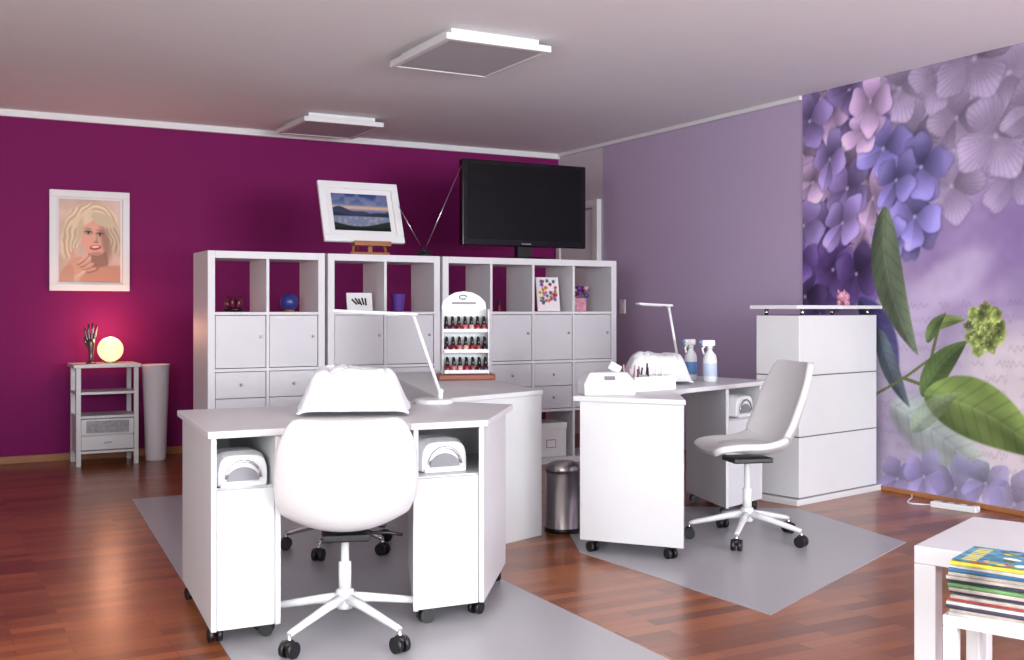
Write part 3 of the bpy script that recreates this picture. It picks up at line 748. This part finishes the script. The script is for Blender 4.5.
# ---------------------------------------------------------------- reception podium
FLx,FRx=Vector((4.415,4.60)),Vector((5.205,4.755)); nn=Vector((-.155,.805)).normalized()*.30
rot=[FLx,FRx,FRx+nn*1.0,FLx+nn]
def inset(poly,k):
    c=sum((Vector(p) for p in poly),Vector((0,0)))/len(poly); return [Vector(p)+((Vector(p)-c).normalized()*k) for p in poly]
grp('reception_podium',(4.79,4.83,0),world=True)
prism('plinth',inset(rot,.04),0,.035,WHITEG,.003)
prism('core',inset(rot,-.012),.035,1.085,GAP)
for i in range(3):
    z0=.04+i*.3495; prism('panel_%d'%i,rot,z0,z0+.3435,WHITEG,.003)
for i,p in enumerate(inset(rot,-.07)): tube('spacer_%d'%i,[(p.x,p.y,1.08),(p.x,p.y,1.122)],.012,CHROME,12)
top=inset(rot,.045); prism('top_slab',top,1.12,1.142,WHITEG,.003)
end()
# piggy bank
grp('piggy_bank',(5.03,4.86,1.142),.5)
ball('body',(0,0,.052),(.052,.038,.037),PINK); ball('head',(-.045,0,.060),(.026,.026,.025),PINK); tube('snout',[(-.062,0,.056),(-.078,0,.055)],.011,PINK)
for s in (-1,1):
    tube('ear_%d'%s,[(-.042,s*.015,.078),(-.046,s*.020,.098)],[.009,.002],PINK,8); ball('eye_%d'%s,(-.066,s*.011,.066),.003,BLACK,8,6)
    for q in (-1,1): tube('leg_%d_%d'%(s,q),[(q*.026,s*.02,.03),(q*.028,s*.021,0)],[.012,.010],PINK,10)
tube('tail',[(.05,0,.055),(.06,.005,.062),(.062,0,.07),(.056,-.004,.072)],.003,PINK,6); end()
# power strip on the floor
grp('power_strip',(5.08,4.08,0),.25)
box('block',-.03,.03,-.13,.13,0.0,.035,PLAST,.006)
for i in range(3): lathe('socket_%d'%i,[(.019,.035),(.019,.037),(.014,.0375)],GREYP,(0,-.085+i*.07,0),16)
cp=crom([(.02,.13,.006),(-.05,.25,.006),(.10,.36,.006),(.2,.45,.006),(.25,.55,.006)],30)
M3=Matrix.Rotation(-.25,4,'Z')
tube('power_cable',[tuple(M3@Vector((p[0]-.03,p[1],p[2]))) for p in cp],.005,PLAST,8)
end()
grp('wall_switch',(XR,7.55,1.12),world=True); box('plate',XR-.012,XR,7.51,7.59,1.08,1.2,TRIMW,.003); box('rocker',XR-.016,XR-.012,7.53,7.57,1.11,1.17,PAPER,.002); end()

# waste bin
grp('pedal_waste_bin',(2.87,4.66,0.0))
lathe('body',[(.086,0),(.090,.004),(.090,.022),(.086,.026),(.086,.30)],STEEL,seg=40); lathe('base_ring',[(.092,0),(.092,.022)],BLACK)
lathe('lid',[(.088,.302),(.089,.318),(.078,.34),(.05,.355),(.01,.36)],STEEL,seg=40); box('pedal',-.02,.02,-.125,-.09,.008,.018,BLACK,.003); box('hinge',-.03,.03,.085,.1,.28,.32,BLACK,.003); end()

# ---------------------------------------------------------------- floor mats
prism('floor_mat',[(.80,2.3),(2.10,2.3),(2.13,4.28),(2.6,6.64),(1.12,6.64)],0.0,.003,MATM)
prism('floor_mat',[(2.74,3.00),(4.16,3.62),(4.33,4.52),(3.2,5.3),(2.68,4.2)],0.0,.003,MATM)

# ---------------------------------------------------------------- coffee tables with magazines
A=Vector((2.48,2.13)); e1=Vector((.93,.37)).normalized(); t1=Vector((.37,-.93)).normalized(); n1=-e1
def tbl(o,u,v,lu,lv,z,th,leg,name):
    c=o+u*lu/2+v*lv/2; grp(name,(c.x,c.y,0),world=True)
    prism('top',[o,o+v*lv,o+v*lv+u*lu,o+u*lu],z-th,z,WHITE,.003)
    for i,(a,b) in enumerate([(0,0),(lu-leg,0),(0,lv-leg),(lu-leg,lv-leg)]):
        p=o+u*a+v*b; prism('leg_%d'%i,[p,p+v*leg,p+v*leg+u*leg,p+u*leg],0,z-th,WHITE,.003)
    end()
tbl(A,e1,t1,.55,.55,.45,.05,.06,'coffee_table')
tbl(A+t1*.155+n1*.24,e1,t1,.23,.40,.335,.03,.035,'low_side_table')
def mag(i,z,cx,cy,r,m):
    return obox('magazine_%d'%i,Matrix.Translation((cx,cy,z+.0045))@Matrix.Rotation(r,4,'Z'),.21,.29,.009,m,.002)
MG=[mat('mag_%d'%i,c,.3,var=.5,scale=14) for i,c in enumerate([(200,190,60),(40,100,140),(160,60,60),(190,190,188),(90,130,80),(50,50,70),(160,152,145)])]
cc=A+t1*.315+n1*.135; base=math.atan2(e1.y,e1.x); zb=.335; nm=15
grp('magazine_stack',(cc.x,cc.y,zb),world=True)
for i in range(nm): mag(i,zb+i*.0095,cc.x+random.uniform(-.008,.008),cc.y+random.uniform(-.008,.008),base+random.uniform(-.05,.05),MG[[3,6,5,3,2,6,5,6,4,5,6,6,1,3,0][i]])
ww,hh=90,126; X,Y=np.meshgrid(np.linspace(0,1,ww),np.linspace(0,1.4,hh)); im=np.zeros((hh,ww,3)); im[:]=C(70,140,165)
im+=(vnoise(hh,ww,12)[...,None]-.5)*.3
for i in range(40): blend(im,ellm(X,Y,random.random(),random.uniform(0,1.1),random.uniform(.04,.14),random.uniform(.03,.09),random.random()*3,.3),[C(70,130,60),C(225,190,50),C(235,235,228),C(40,90,140),C(190,80,50),C(120,160,70)][i%6]*random.uniform(.75,1.1))
blend(im,((Y>1.12)*(Y<1.3)*(X>.08)*(X<.9)*(np.sin(X*60)>-.3))*1.,C(235,220,60)); blend(im,((Y>.1)*(Y<.16)*(X<.6))*1.,C(200,40,50))
Rz=Matrix.Rotation(base,3,'Z'); o0=Vector((cc.x,cc.y,zb+nm*.0095+.001))+Rz@Vector((-.1,-.14,0))
panel('cover',im,o0,Rz@Vector((.2,0,0)),Rz@Vector((0,.28,0)),.25)
end()

# ---------------------------------------------------------------- lights
def area(name,loc,rot,sx,sy,e,col=(1,1,1)):
    l=bpy.data.lights.new(name,'AREA'); l.shape='RECTANGLE'; l.size=sx; l.size_y=sy; l.energy=e; l.color=col
    o=bpy.data.objects.new(name,l); o.location=loc; o.rotation_euler=rot; COL.objects.link(o)
CD=(.95,.975,1)
area('window_daylight_1',(.1,YF+.02,1.5),(math.radians(102),0,0),2.5,1.5,150,CD)
area('window_daylight_2',(3.35,YF+.02,1.5),(math.radians(102),0,0),2.8,1.5,430,CD)
area('window_daylight_3',(XL+.02,.1,1.5),(math.radians(102),0,math.radians(-90)),2.8,1.5,200,CD)  # added fill from the left, brightens the right wall and mural
w=bpy.data.worlds.new('World'); scene.world=w; w.use_nodes=True
w.node_tree.nodes['Background'].inputs['Color'].default_value=(.8,.9,1,1); w.node_tree.nodes['Background'].inputs['Strength'].default_value=1.0

# ---------------------------------------------------------------- camera
cam=bpy.data.cameras.new('camera'); cam.sensor_width=36; cam.lens=1081/1024*36; cam.shift_y=-21/1024; cam.clip_start=.05
co=bpy.data.objects.new('camera',cam); co.location=(0,0,1.12); co.rotation_euler=(math.radians(90),0,math.radians(-28.95)); COL.objects.link(co)
scene.camera=co
